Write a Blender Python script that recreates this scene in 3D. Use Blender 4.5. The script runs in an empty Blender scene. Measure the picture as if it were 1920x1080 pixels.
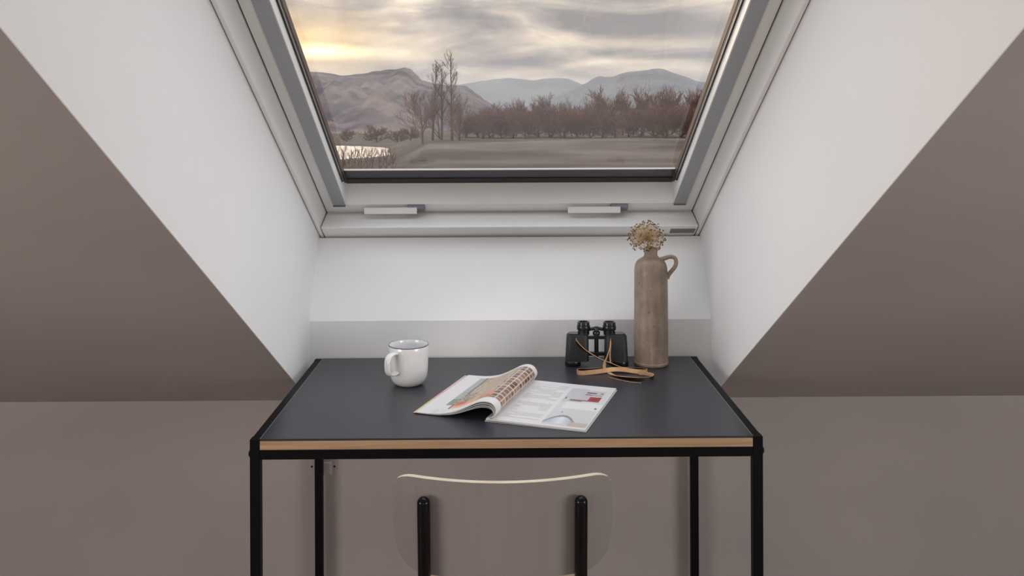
import bpy, math, random
from math import sin, cos, pi, sqrt, exp, atan2
from mathutils import Matrix, Vector

SC = bpy.context.scene
COL = SC.collection
V = Vector

# ------------------------------------------------------------------ camera
CAM = V((0.0, 0.0, 1.3437))
FPX, CYPX, YAW, ROLL = 1664.05, 235.385, -0.00766, -0.00427
_f = V((-sin(YAW), cos(YAW), 0)); _r = V((cos(YAW), sin(YAW), 0)); _u = _r.cross(_f)
RIGHT = _r * cos(ROLL) + _u * sin(ROLL); UP = -_r * sin(ROLL) + _u * cos(ROLL); FWD = _f
cam_d = bpy.data.cameras.new('camera'); cam = bpy.data.objects.new('camera', cam_d); COL.objects.link(cam)
cam_d.sensor_width = 36.0; cam_d.sensor_fit = 'HORIZONTAL'; cam_d.lens = FPX / 1920 * 36
cam_d.shift_x = 0; cam_d.shift_y = -(540 - CYPX) / 1920
cam_d.clip_start = 0.02; cam_d.clip_end = 20000
cam.matrix_world = Matrix(((RIGHT.x, UP.x, -FWD.x, CAM.x), (RIGHT.y, UP.y, -FWD.y, CAM.y), (RIGHT.z, UP.z, -FWD.z, CAM.z), (0, 0, 0, 1)))
SC.camera = cam

def ray(x, y): return FWD + RIGHT * ((x - 960) / FPX) + UP * ((CYPX - y) / FPX)
def at_depth(x, y, Y):
    d = ray(x, y); return CAM + d * ((Y - CAM.y) / d.y)

def lin(c): return tuple(((v / 255) / 12.92 if v / 255 <= 0.04045 else ((v / 255 + 0.055) / 1.055) ** 2.4) for v in c)

# ------------------------------------------------------------------ view settings
SC.view_settings.view_transform = 'Standard'; SC.view_settings.look = 'None'
SC.view_settings.gamma = 1; SC.view_settings.use_curve_mapping = False
SC.view_settings.exposure = 0.0
cy = SC.cycles
cy.max_bounces = 8; cy.diffuse_bounces = 4; cy.glossy_bounces = 3; cy.use_adaptive_sampling = True; cy.adaptive_threshold = 0.05; cy.transparent_max_bounces = 16
cy.sample_clamp_indirect = 6.0
cy.use_denoising = True

# ------------------------------------------------------------------ tiny node language
class NT:
    def __init__(s, tree): s.t = tree; s.n = tree.nodes; s.l = tree.links
    def new(s, kind, **kw):
        nd = s.n.new(kind)
        for k, v in kw.items(): setattr(nd, k, v)
        return nd
    def put(s, sock, v):
        if isinstance(v, (int, float)): sock.default_value = v
        elif isinstance(v, (tuple, list)): sock.default_value = tuple(v) + ((1,) if len(v) == 3 and sock.type == 'RGBA' else ())
        else: s.l.new(v, sock)
    def m(s, op, a, b=None, c=None):
        nd = s.new('ShaderNodeMath', operation=op); s.put(nd.inputs[0], a)
        if b is not None: s.put(nd.inputs[1], b)
        if c is not None: s.put(nd.inputs[2], c)
        return nd.outputs[0]
    def mix(s, f, a, b, blend='MIX'):
        nd = s.new('ShaderNodeMix', data_type='RGBA', blend_type=blend); s.put(nd.inputs[0], f); s.put(nd.inputs[6], a); s.put(nd.inputs[7], b)
        return nd.outputs[2]
    def ramp(s, f, stops, mode='LINEAR'):
        nd = s.new('ShaderNodeValToRGB'); nd.color_ramp.interpolation = mode; e = nd.color_ramp.elements
        while len(e) < len(stops): e.new(0.5)
        for k, (p, c) in enumerate(stops): e[k].position = p; e[k].color = tuple(c) + (1,)
        s.put(nd.inputs[0], f); return nd.outputs[0]
    def noise(s, vec, scale, detail=3, rough=0.5, dist=0.0):
        nd = s.new('ShaderNodeTexNoise'); nd.inputs['Scale'].default_value = scale; nd.inputs['Detail'].default_value = detail
        nd.inputs['Roughness'].default_value = rough; nd.inputs['Distortion'].default_value = dist
        if vec is not None: s.l.new(vec, nd.inputs['Vector'])
        return nd.outputs['Fac']
    def comb(s, x, y, z):
        nd = s.new('ShaderNodeCombineXYZ'); s.put(nd.inputs[0], x); s.put(nd.inputs[1], y); s.put(nd.inputs[2], z); return nd.outputs[0]

# ------------------------------------------------------------------ sky: a low overcast evening sky with the sun behind cloud
world = bpy.data.worlds.new('sky'); SC.world = world; world.use_nodes = True
N = NT(world.node_tree); N.n.clear()
tc = N.new('ShaderNodeTexCoord'); sep = N.new('ShaderNodeSeparateXYZ'); N.l.new(tc.outputs['Generated'], sep.inputs[0])
dx, dy, dz = sep.outputs[0], sep.outputs[1], sep.outputs[2]
az = N.m('ARCTAN2', dx, dy); el = N.m('ARCSINE', dz)
def px_az(x): return (x - 947) / FPX
def px_el(y): return (CYPX - y) / FPX
ae = N.comb(az, el, 0.0)
def blob(x, y, sx, sy):      # soft elliptical patch of sky around a direction
    mp = N.new('ShaderNodeMapping'); kx, ky = FPX / (sx * 1.9), FPX / (sy * 1.9); mp.inputs['Scale'].default_value = (kx, ky, 1)
    mp.inputs['Location'].default_value = (-px_az(x) * kx, -px_el(y) * ky, 0); N.l.new(ae, mp.inputs[0])
    g = N.new('ShaderNodeTexGradient', gradient_type='QUADRATIC_SPHERE'); N.l.new(mp.outputs[0], g.inputs[0]); return N.m('SQRT', N.m('MULTIPLY', g.outputs['Fac'], N.m('SQRT', g.outputs['Fac'])))
vec = N.comb(N.m('MULTIPLY', dx, 5.5), N.m('MULTIPLY', dy, 5.5), N.m('MULTIPLY', el, 20.0))
n1 = N.noise(vec, 1.0, 4, 0.58, 0.8)
vec2 = N.comb(N.m('MULTIPLY', dx, 9.0), N.m('MULTIPLY', dy, 9.0), N.m('MULTIPLY', el, 42.0))
n2 = N.noise(vec2, 1.0, 3, 0.6)
t = N.m('ADD', N.m('MULTIPLY', N.m('SUBTRACT', n1, 0.5), 2.3), N.m('MULTIPLY', N.m('SUBTRACT', n2, 0.5), 1.15))
t = N.m('ADD', t, 0.50)
for (x, y, sx, sy, a) in [(1180, 42, 190, 26, -0.68), (840, 26, 260, 30, -0.30), (1250, 84, 130, 14, 0.42), (970, 94, 60, 12, 0.42), (930, 143, 110, 11, 0.42),
                          (700, 102, 120, 10, 0.30), (1290, 106, 100, 8, -0.36), (930, 118, 90, 7, -0.26), (1180, 116, 90, 10, 0.25), (1090, 138, 60, 9, -0.22)]:
    t = N.m('ADD', t, N.m('MULTIPLY', blob(x, y, sx, sy), a))
sky = N.ramp(t, [(0.0, lin((124, 120, 119))), (0.30, lin((158, 151, 146))), (0.55, lin((192, 182, 172))), (0.78, lin((222, 210, 196))), (1.0, lin((250, 242, 228)))])
g1 = blob(575, 84, 120, 50); g2 = blob(606, 98, 60, 11); g3 = blob(690, 104, 120, 10)
sky = N.mix(N.m('MULTIPLY', g1, 0.75), sky, lin((248, 214, 160)))
sky = N.mix(N.m('MINIMUM', N.m('MULTIPLY', g3, 0.5), 1.0), sky, lin((252, 236, 205)))
sky = N.mix(N.m('MINIMUM', N.m('MULTIPLY', g2, 1.2), 1.0), sky, (1.9, 1.65, 1.15))
sat0 = N.new('ShaderNodeHueSaturation'); N.put(sat0.inputs['Saturation'], 1.4); N.put(sat0.inputs['Color'], sky); sky = sat0.outputs[0]
sat = N.new('ShaderNodeHueSaturation'); N.put(sat.inputs['Saturation'], 1.0); N.put(sat.inputs['Color'], N.mix(N.m('SMOOTH_MIN', N.m('MULTIPLY', N.m('MAXIMUM', N.m('SUBTRACT', el, 0.12), 0.0), 2.2), 0.9, 0.1), sky, lin((186, 190, 197))))
bg = N.new('ShaderNodeBackground'); N.put(bg.inputs[0], sat.outputs[0])
N.put(bg.inputs[1], N.m('MULTIPLY', N.m('ADD', N.m('MULTIPLY', N.m('MAXIMUM', dz, 0.0), 2.0), 1.0), 1.52))   # overcast sky: zenith three times the horizon
wo = N.new('ShaderNodeOutputWorld'); N.l.new(bg.outputs[0], wo.inputs[0])
world.cycles.sampling_method = 'MANUAL'; world.cycles.sample_map_resolution = 1024

# the veiled sun, low on the left beyond the hills
sd = bpy.data.lights.new('sun', 'SUN'); sd.energy = 0.55; sd.angle = math.radians(14); sd.color = (1.0, 0.80, 0.60)
sun = bpy.data.objects.new('sun', sd); COL.objects.link(sun)
sdir = ray(608, 96).normalized(); sun.rotation_euler = (-sdir).to_track_quat('-Z', 'Y').to_euler(); sun.location = (-2, 9, 6)
# lamp of the rear window, and two unseen side lamps added for the recess
def area_lamp(name, loc, rot, sx_, sy_, energy, col):
    d_ = bpy.data.lights.new(name, 'AREA'); d_.shape = 'RECTANGLE'; d_.size = sx_; d_.size_y = sy_; d_.energy = energy; d_.color = col
    o_ = bpy.data.objects.new(name, d_); COL.objects.link(o_); o_.location = loc; o_.rotation_euler = rot
RX, YB = 2.6, -3.2
area_lamp('rear_window_daylight', (0.25, YB + 0.03, 1.35), (math.radians(90), 0, 0), 3.0, 1.55, 3, (1.0, 0.97, 0.955))
area_lamp('left_fill_lamp', (-RX + 0.03, -0.3, 1.05), (math.radians(90), 0, math.radians(-90)), 1.7, 1.0, 40, (1.0, 0.945, 0.90))  # added fill from the left, brightens the right side of the recess
area_lamp('right_fill_lamp', (RX - 0.03, -0.3, 1.05), (math.radians(90), 0, math.radians(90)), 1.7, 1.0, 38, (0.98, 0.98, 1.0))  # added fill from the right, brightens the left side of the recess

# ------------------------------------------------------------------ materials
MATS = {}
def mat(name, base, rough=0.5, metal=0.0, build=None, spec=0.5, coat=0.0):
    m = bpy.data.materials.new(name); m.use_nodes = True; t = NT(m.node_tree); b = t.n['Principled BSDF']
    b.inputs['Base Color'].default_value = tuple(base) + (1,); b.inputs['Roughness'].default_value = rough; b.inputs['Metallic'].default_value = metal
    b.inputs['Specular IOR Level'].default_value = spec; b.inputs['Coat Weight'].default_value = coat
    if build: build(t, b)
    MATS[name] = m; return m
def objco(t): return t.new('ShaderNodeTexCoord').outputs['Object']
def bump(t, b, h, strength=0.1, dist=0.002):
    nd = t.new('ShaderNodeBump'); nd.inputs['Strength'].default_value = strength; nd.inputs['Distance'].default_value = dist
    t.put(nd.inputs['Height'], h); t.l.new(nd.outputs[0], b.inputs['Normal'])
def paint(c, var=0.03):
    def f(t, b):
        n = t.noise(objco(t), 2.5, 4); c2 = tuple(v * (1 - var * 2) for v in c); c3 = tuple(min(1, v * (1 + var)) for v in c)
        t.put(b.inputs['Base Color'], t.ramp(n, [(0.3, c2), (0.7, c3)])); bump(t, b, t.noise(objco(t), 260, 2), 0.06, 0.001)
    return f
TAUPE = (0.395, 0.352, 0.342); WHITE = (0.865, 0.862, 0.865)
mat('taupe_paint', TAUPE, 0.75, build=paint(TAUPE)); mat('white_paint', WHITE, 0.7, build=paint(WHITE, 0.012))
mat('window_white', (0.90, 0.895, 0.88), 0.35); mat('handle_white', (0.86, 0.86, 0.86), 0.3)
mat('rail_grey', lin((168, 170, 174)), 0.45, 0.25)
mat('rubber_black', (0.012, 0.012, 0.014), 0.45); mat('seal_grey', lin((74, 74, 80)), 0.35); mat('alu_light', lin((205, 200, 195)), 0.35, 0.4); mat('seal_brown', lin((98, 80, 70)), 0.5)
mat('badge_grey', lin((120, 122, 128)), 0.4, 0.3)
mat('black_metal', (0.004, 0.004, 0.005), 0.5, 0.0, spec=0.12); mat('black_gloss', (0.004, 0.004, 0.005), 0.2, spec=0.25)
def lino(t, b):
    n = t.noise(objco(t), 3.0, 5); t.put(b.inputs['Base Color'], t.ramp(n, [(0.3, (0.027, 0.029, 0.039)), (0.7, (0.032, 0.034, 0.043))]))
    bump(t, b, t.noise(objco(t), 700, 2), 0.05, 0.0005)
mat('linoleum', (0.03, 0.032, 0.04), 0.36, build=lino)
def oak(c1, c2, sc):
    def f(t, b):
        mp = t.new('ShaderNodeMapping'); mp.inputs['Scale'].default_value = sc; t.l.new(objco(t), mp.inputs[0])
        n = t.noise(mp.outputs[0], 1.0, 6, 0.6, 0.8); t.put(b.inputs['Base Color'], t.ramp(n, [(0.25, c1), (0.75, c2)])); bump(t, b, n, 0.08, 0.001)
    return f
mat('oak_edge', (0.5, 0.3, 0.15), 0.5, build=oak((0.34, 0.20, 0.11), (0.57, 0.38, 0.225), (5, 60, 160)))
mat('pale_ply', (0.8, 0.68, 0.5), 0.5, build=oak((0.74, 0.60, 0.44), (0.90, 0.78, 0.62), (12, 40, 300)))
CT = (0.268, 0.237, 0.225)
mat('taupe_veneer', CT, 0.55, build=oak(tuple(v * 0.93 for v in CT), tuple(v * 1.05 for v in CT), (60, 8, 4)))
mat('floor_wood', (0.3, 0.22, 0.16), 0.5, build=oak((0.20, 0.15, 0.11), (0.30, 0.23, 0.17), (14, 1.2, 4)))
mat('porcelain', (0.83, 0.83, 0.83), 0.12, coat=0.3); mat('mug_rim', (0.02, 0.022, 0.03), 0.3)
def stone(t, b):
    co = objco(t); n = t.noise(co, 18, 6, 0.6); mp = t.new('ShaderNodeMapping'); mp.inputs['Scale'].default_value = (70, 70, 5); t.l.new(co, mp.inputs[0])
    n2 = t.noise(mp.outputs[0], 1.0, 4); base = t.ramp(t.m('ADD', t.m('MULTIPLY', n, 0.6), t.m('MULTIPLY', n2, 0.4)), [(0.32, lin((112, 94, 80))), (0.5, lin((146, 128, 113))), (0.70, lin((176, 160, 146)))])
    sp = t.noise(co, 130, 2); base = t.mix(t.ramp(sp, [(0.26, (1, 1, 1)), (0.31, (0, 0, 0))]), base, lin((92, 72, 56)))
    t.put(b.inputs['Base Color'], base); bump(t, b, n, 0.15, 0.002); t.put(b.inputs['Roughness'], t.ramp(n2, [(0.3, (0.28,) * 3), (0.7, (0.5,) * 3)]))
mat('stoneware', (0.3, 0.24, 0.19), 0.4, build=stone)
mat('stoneware_rim', lin((168, 132, 100)), 0.5)
mat('straw', lin((200, 170, 128)), 0.7); mat('seed', lin((120, 88, 52)), 0.7, build=lambda t, b: t.put(b.inputs['Base Color'], t.ramp(t.noise(objco(t), 120, 2), [(0.42, lin((52, 38, 26))), (0.55, lin((140, 106, 66))), (0.66, lin((200, 175, 130)))])))
def leatherette(t, b): bump(t, b, t.noise(objco(t), 900, 2), 0.5, 0.0006)
mat('bino_leather', (0.016, 0.017, 0.019), 0.48, build=leatherette); mat('bino_metal', (0.010, 0.010, 0.012), 0.25); mat('bino_glass', (0.01, 0.012, 0.02), 0.05)
mat('bino_steel', (0.4, 0.4, 0.4), 0.3, 0.9)
mat('strap_tan', lin((204, 160, 116)), 0.6, build=lambda t, b: t.put(b.inputs['Base Color'], t.ramp(t.noise(objco(t), 45, 3), [(0.3, lin((188, 140, 96))), (0.7, lin((222, 182, 138)))])))
mat('strap_black', (0.012, 0.010, 0.010), 0.4)
def printed(t, b):
    a = t.new('ShaderNodeVertexColor'); a.layer_name = 'print'; t.l.new(a.outputs[0], b.inputs['Base Color'])
mat('printed_page', (0.8, 0.8, 0.8), 0.32, build=printed); mat('paper', (0.80, 0.79, 0.785), 0.5)
mat('fitting', (0.24, 0.215, 0.205), 0.4); mat('fitting_clear', (0.62, 0.60, 0.60), 0.2)
# outdoors
def hillm(c1, c2, c3, s):
    def f(t, b):
        co = objco(t); n = t.noise(co, s, 6, 0.62); t.put(b.inputs['Base Color'], t.ramp(n, [(0.38, c1), (0.5, c2), (0.62, c3)]))
    return f
mat('fell', (0.2, 0.15, 0.13), 1.0, spec=0.0, build=hillm((0.062, 0.052, 0.058), (0.140, 0.105, 0.102), (0.215, 0.165, 0.140), 0.013))
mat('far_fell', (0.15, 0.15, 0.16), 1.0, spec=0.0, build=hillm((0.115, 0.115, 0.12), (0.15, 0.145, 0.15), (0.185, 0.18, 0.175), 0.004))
mat('meadow', (0.2, 0.17, 0.13), 1.0, spec=0.0, build=hillm((0.082, 0.066, 0.053), (0.122, 0.097, 0.080), (0.165, 0.132, 0.106), 0.05))
mat('bark', lin((92, 70, 58)), 0.9, spec=0.1); mat('twigs', lin((118, 92, 78)), 0.9, spec=0.1); mat('twigs_red', lin((116, 84, 70)), 0.9, spec=0.1)
mat('water', (0.35, 0.35, 0.36), 0.12, spec=1.0)
def pane(t, b):
    out = t.n['Material Output']; t.n.remove(b)
    lw = t.new('ShaderNodeLayerWeight'); F = t.m('ADD', t.m('MULTIPLY', t.m('POWER', lw.outputs['Facing'], 5.0), 0.92), 0.07)
    tr = t.new('ShaderNodeBsdfTransparent'); tr.inputs[0].default_value = (0.955, 0.955, 0.95, 1); gl = t.new('ShaderNodeBsdfGlossy'); gl.inputs['Roughness'].default_value = 0.015
    mx = t.new('ShaderNodeMixShader'); t.put(mx.inputs[0], F); t.l.new(tr.outputs[0], mx.inputs[1]); t.l.new(gl.outputs[0], mx.inputs[2]); t.l.new(mx.outputs[0], out.inputs[0])
mat('pane_glass', (1, 1, 1), build=pane)
def hazem(t, b):
    out = t.n['Material Output']; t.n.remove(b); vs = t.new('ShaderNodeVolumeScatter'); vs.inputs['Density'].default_value = 0.00013
    vs.inputs['Color'].default_value = (0.93, 0.95, 1.0, 1); vs.inputs['Anisotropy'].default_value = 0.0; t.l.new(vs.outputs[0], out.inputs['Volume'])
mat('haze', (1, 1, 1), build=hazem)

# ------------------------------------------------------------------ mesh helpers
def frame_of(d):
    d = V(d).normalized(); a = V((0, 0, 1)) if abs(d.z) < 0.9 else V((1, 0, 0)); s = d.cross(a).normalized(); return s, s.cross(d).normalized()
class MB:
    def __init__(s): s.v = []; s.f = []; s.mi = []
    def add(s, vs, fs, mi=0):
        o = len(s.v); s.v += [tuple(p) for p in vs]; s.f += [tuple(o + i for i in f) for f in fs]; s.mi += [mi] * len(fs); return s
    def box(s, x0, x1, y0, y1, z0, z1, T=None, mi=0):
        vs = [(x, y, z) for x in (x0, x1) for y in (y0, y1) for z in (z0, z1)]
        if T: vs = [T(*p) for p in vs]
        return s.add(vs, [(0, 1, 3, 2), (4, 6, 7, 5), (0, 4, 5, 1), (2, 3, 7, 6), (0, 2, 6, 4), (1, 5, 7, 3)], mi)
    def prism(s, poly, x0, x1, T=None, mi=0):      # polygon in (a,b), extruded along first axis
        n = len(poly); vs = [(x0, a, b) for a, b in poly] + [(x1, a, b) for a, b in poly]
        if T: vs = [T(*p) for p in vs]
        return s.add(vs, [tuple(range(n)), tuple(range(2 * n - 1, n - 1, -1))] + [(i, n + i, n + (i + 1) % n, (i + 1) % n) for i in range(n)], mi)
    def tube(s, pts, rads, n=8, caps=True, mi=0, ref=None):
        pts = [V(p) for p in pts]; rads = [rads] * len(pts) if isinstance(rads, (int, float)) else rads; vs = []; pa = None
        for i, p in enumerate(pts):
            d = pts[min(i + 1, len(pts) - 1)] - pts[max(i - 1, 0)]
            if pa is None: a, b = frame_of(d)
            else:
                d = d.normalized(); a = (pa - d * pa.dot(d)).normalized(); b = a.cross(d)
            pa = a
            for k in range(n): vs.append(p + (a * cos(2 * pi * k / n) + b * sin(2 * pi * k / n)) * rads[i])
        fs = [(i * n + k, i * n + (k + 1) % n, (i + 1) * n + (k + 1) % n, (i + 1) * n + k) for i in range(len(pts) - 1) for k in range(n)]
        if caps: fs += [tuple(range(n - 1, -1, -1)), tuple(range((len(pts) - 1) * n, len(pts) * n))]
        return s.add(vs, fs, mi)
    def lathe(s, prof, c=(0, 0, 0), n=40, mi=0, T=None):   # profile of (r,z)
        vs = []; idx = []
        for r, z in prof:
            if r < 1e-6: idx.append([len(vs)] * n); vs.append((c[0], c[1], c[2] + z))
            else:
                idx.append([len(vs) + k for k in range(n)]); vs += [(c[0] + r * cos(2 * pi * k / n), c[1] + r * sin(2 * pi * k / n), c[2] + z) for k in range(n)]
        if T: vs = [T(*p) for p in vs]
        fs = []
        for i in range(len(prof) - 1):
            for k in range(n):
                q = [idx[i][k], idx[i][(k + 1) % n], idx[i + 1][(k + 1) % n], idx[i + 1][k]]; q2 = []
                for a in q:
                    if a not in q2: q2.append(a)
                if len(q2) > 2: fs.append(tuple(q2))
        return s.add(vs, fs, mi)
    def build(s, name, m, parent=None, smooth=None, bevel=0.0, seg=2, local=False):
        me = bpy.data.meshes.new(name); me.from_pydata(s.v, [], s.f); ms = m if isinstance(m, (list, tuple)) else [m]
        for q in ms: me.materials.append(MATS[q])
        if len(ms) > 1: me.polygons.foreach_set('material_index', s.mi)
        if smooth is not None:
            me.polygons.foreach_set('use_smooth', [True] * len(s.f)); me.set_sharp_from_angle(angle=math.radians(smooth))
        me.update(); o = bpy.data.objects.new(name, me); COL.objects.link(o)
        if parent is not None:
            o.parent = parent
            if not local: o.matrix_parent_inverse = Matrix.Translation(-root_loc(parent))
        if bevel:
            b = o.modifiers.new('bevel', 'BEVEL'); b.width = bevel; b.segments = seg; b.limit_method = 'ANGLE'; b.angle_limit = math.radians(40)
        return o
def root_loc(o):
    p = V(o.location)
    return p
def empty(name, loc=(0, 0, 0)):
    o = bpy.data.objects.new(name, None); COL.objects.link(o); o.location = loc; o.empty_display_size = 0.05; return o
def tag(o, label=None, cat=None, group=None, kind=None):
    if label: o['label'] = label
    if cat: o['category'] = cat
    if group: o['group'] = group
    if kind: o['kind'] = kind
    return o
def child(o, parent):      # part of a part, all meshes already in world space of the same root
    o.parent = parent; o.matrix_parent_inverse = Matrix(); return o
def spline(P, n):
    P = [V(p) for p in P]; out = []; m = len(P) - 1
    for i in range(n + 1):
        u = i / n * m; k = min(int(u), m - 1); t = u - k
        p0, p1, p2, p3 = P[max(k - 1, 0)], P[k], P[k + 1], P[min(k + 2, m)]
        out.append(0.5 * ((2 * p1) + (p2 - p0) * t + (2 * p0 - 5 * p1 + 4 * p2 - p3) * t * t + (3 * p1 - p0 - 3 * p2 + p3) * t ** 3))
    return out

# ------------------------------------------------------------------ room shell
XL, XR, YR = -0.5195, 0.5431, 2.350
ZC, ZP = 0.620, 0.8285
SL = 0.57868; TH = math.atan(SL)
OW = V((0.0118, 2.4608, 1.0466)); VV = V((0, -cos(TH), sin(TH))); NO = V((0, sin(TH), cos(TH)))   # window origin, up-slope, outward
def W(x, v, w): return OW + V((x, 0, 0)) + VV * v + NO * w
HW = (XR - XL) / 2
def yz(p): return (p.y, p.z)
def ceil_pt(Y): return (Y, ZC + (YR - Y) * SL)
def off(p, d): return (p[0] + NO.y * d, p[1] + NO.z * d)
YRIDGE = -1.05
c0, c1 = ceil_pt(YR), ceil_pt(YRIDGE)
TR = 0.565
tag(MB().prism([c0, c1, off(c1, TR), (YR + 0.45, off(c0, TR)[1] - 0.12), (YR + 0.45, ZC)], -RX, XL - 0.002).prism([c0, c1, off(c1, TR), (YR + 0.45, off(c0, TR)[1] - 0.12), (YR + 0.45, ZC)], XR + 0.002, RX)
    .prism([yz(W(0, 1.70, -0.425)), c1, off(c1, TR), yz(W(0, 1.70, 0.14))], XL - 0.002, XR + 0.002)
    .prism([c1, (YB, c1[1]), (YB, c1[1] + 0.3), off(c1, TR)], -RX, RX).build('ceiling', 'taupe_paint'), 'taupe painted sloping attic ceiling around the roof window recess', 'ceiling', kind='structure')
def reveal(name, x0, x1, lab):
    vt = 1.70
    p = [(YR, ZC), yz(W(0, vt, -0.425)), yz(W(0, vt, 0.14)), yz(W(0, -0.034, 0.14)), (2.62, ZC)]
    tag(MB().prism(p, x0, x1).build(name, 'white_paint'), lab, 'wall', kind='structure')
reveal('wall_reveal_left', XL - 0.002, XL, 'white painted side of the window recess, left of the table')
reveal('wall_reveal_right', XR, XR + 0.002, 'white painted side of the window recess, right of the stoneware bottle')
tag(MB().prism([(YR, ZC), (YR, ZP), (2.470, 1.0335), yz(W(0, -0.036, 0.0)), yz(W(0, -0.036, 0.14)), (2.75, 0.9), (2.75, ZC)], XL, XR).build('wall_reveal_bottom', 'white_paint'),
    'white panel leaning back below the roof window, above the table', 'wall', kind='structure')
tag(MB().prism([yz(W(0, 1.69, -0.42)), yz(W(0, 1.70, -0.42)), yz(W(0, 1.70, 0.13)), yz(W(0, 1.69, 0.13))], XL, XR).build('wall_reveal_top', 'white_paint'), 'white lining above the roof window', 'wall', kind='structure')
tag(MB().box(-RX, RX, YR, YR + 0.45, -0.1, ZC).build('wall_front', 'taupe_paint'), 'low taupe knee wall behind the table legs', 'wall', kind='structure')
gy0, gy1, gz0, gz1 = -1.20, 0.60, 0.50, 1.60
for sd_, nm, x0, x1, lab in ((-1, 'left', -RX - 0.15, -RX, 'taupe side wall on the left of the attic'), (1, 'right', RX, RX + 0.15, 'taupe side wall on the right of the attic')):
    tag(MB().box(x0, x1, YB, gy0, -0.1, 3.0).box(x0, x1, gy1, YR + 0.45, -0.1, 3.0).box(x0, x1, gy0, gy1, -0.1, gz0).box(x0, x1, gy0, gy1, gz1, 3.0).build('wall_' + nm, 'taupe_paint'), lab, 'wall', kind='structure')
    w3 = tag(empty('added_window_left' if sd_ < 0 else 'added_window_right', (x0, -0.3, gz0)), 'unseen window added in the %s side wall for the side light' % nm, 'window', kind='structure')  # made-up window, added to go with the side fill lamp
    xa, xb = x0 + 0.05, x0 + 0.10
    MB().box(xa, xb, gy0, gy1, gz0, gz0 + 0.06).box(xa, xb, gy0, gy1, gz1 - 0.06, gz1).box(xa, xb, gy0, gy0 + 0.06, gz0, gz1).box(xa, xb, gy1 - 0.06, gy1, gz0, gz1).build('window_frame', 'window_white', w3)
    MB().box(xa + 0.02, xa + 0.026, gy0 + 0.06, gy1 - 0.06, gz0 + 0.06, gz1 - 0.06).build('pane', 'pane_glass', w3)
tag(MB().box(-RX, RX, YB, YR, -0.1, 0).build('floor', 'floor_wood'), 'brown wooden floor of the attic room', 'floor', kind='structure')
bx0, bx1, bz0, bz1 = -1.30, 1.80, 0.55, 2.15
tag(MB().box(-RX, bx0, YB - 0.2, YB, -0.1, 3.0).box(bx1, RX, YB - 0.2, YB, -0.1, 3.0).box(bx0, bx1, YB - 0.2, YB, -0.1, bz0).box(bx0, bx1, YB - 0.2, YB, bz1, 3.0).build('wall_back', 'white_paint'),
    'white wall with a wide window behind the viewer', 'wall', kind='structure')
w2 = tag(empty('window_2', (0.25, YB - 0.1, bz0)), 'wide window in the wall behind the viewer', 'window', kind='structure')
MB().box(bx0, bx1, YB - 0.14, YB - 0.08, bz0, bz0 + 0.06).box(bx0, bx1, YB - 0.14, YB - 0.08, bz1 - 0.06, bz1).box(bx0, bx0 + 0.06, YB - 0.14, YB - 0.08, bz0, bz1).box(bx1 - 0.06, bx1, YB - 0.14, YB - 0.08, bz0, bz1).box(0.22, 0.28, YB - 0.14, YB - 0.08, bz0, bz1).build('window_frame', 'window_white', w2)
for a, b in ((bx0 + 0.06, 0.22), (0.28, bx1 - 0.06)): MB().box(a, b, YB - 0.113, YB - 0.107, bz0 + 0.06, bz1 - 0.06).build('pane', 'pane_glass', w2)

# ------------------------------------------------------------------ roof window
win = tag(empty('window_1', OW), 'white framed roof window looking out to hills and bare trees', 'window', kind='structure')
VT = 1.66
FI, FO = 0.5195, 0.5290
def wbox(x0, x1, v0, v1, w0, w1, name, m, bevel=0.0, parent=win):
    o = MB().box(x0, x1, v0, v1, w0, w1, T=W).build(name, m, win, bevel=bevel)
    if parent is not win: child(o, parent)
    return o
for s in (-1, 1):
    a, b = sorted((s * FI, s * FO)); wbox(a, b, -0.033, VT, 0.0, 0.15, 'frame_side', 'window_white', 0.0015)
bar = MB().prism([(-0.033, 0.0), (0.036, 0.0), (0.0385, 0.002), (-0.018, 0.072), (-0.018, 0.15), (-0.033, 0.15)], -0.5165, 0.5165, T=W).build('frame_bottom', 'window_white', win, bevel=0.002)
wbox(-FI, FI, VT - 0.05, VT, 0.0, 0.15, 'frame_top', 'window_white')
for s in (-1, 1):
    a, b = sorted((s * 0.5155, s * 0.5197)); wbox(a, b, -0.03, VT, 0.0775, 0.15, 'gap_shade_fill', 'rubber_black')  # black strip set in the frame gap to stand for its shade
wbox(-0.5165, 0.5165, -0.0185, -0.012, 0.10, 0.15, 'gap_shade_fill', 'rubber_black')  # black filler behind the bottom gap, keeps it dark
# sash
for s in (-1, 1):
    a, b = sorted((s * 0.455, s * 0.5160)); sash = wbox(a, b, -0.012, 1.58, 0.072, 0.135, 'sash_side', 'window_white', 0.0012)
    a, b = sorted((s * 0.4562, s * 0.4895)); rail = wbox(a, b, 0.036, 1.56, 0.0685, 0.0735, 'blind_rail', 'rail_grey', 0.0008)
    a, b = sorted((s * 0.4560, s * 0.4900)); wbox(a, b, 0.031, 0.0362, 0.066, 0.0725, 'rail_end_cap', 'badge_grey', 0.0006, rail)
    for w0, w1, m, x, v0 in ((0.0985, 0.1035, 'rubber_black', 0.4515, 0.122), (0.1035, 0.1105, 'alu_light', 0.4528, 0.112), (0.1105, 0.1165, 'rubber_black', 0.4520, 0.100), (0.1165, 0.1345, 'seal_brown', 0.4512, 0.080)):
        a, b = sorted((s * x, s * 0.4555)); wbox(a, b, v0, 1.54, w0, w1, 'glazing_seal', m)
MB().prism([(-0.012, 0.072), (0.035, 0.072), (0.052, 0.1345), (-0.012, 0.1345)], -0.4552, 0.4552, T=W).build('sash_bottom', 'window_white', win, bevel=0.001)
wbox(-0.4552, 0.4552, 1.53, 1.58, 0.072, 0.135, 'sash_top', 'window_white')
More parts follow.
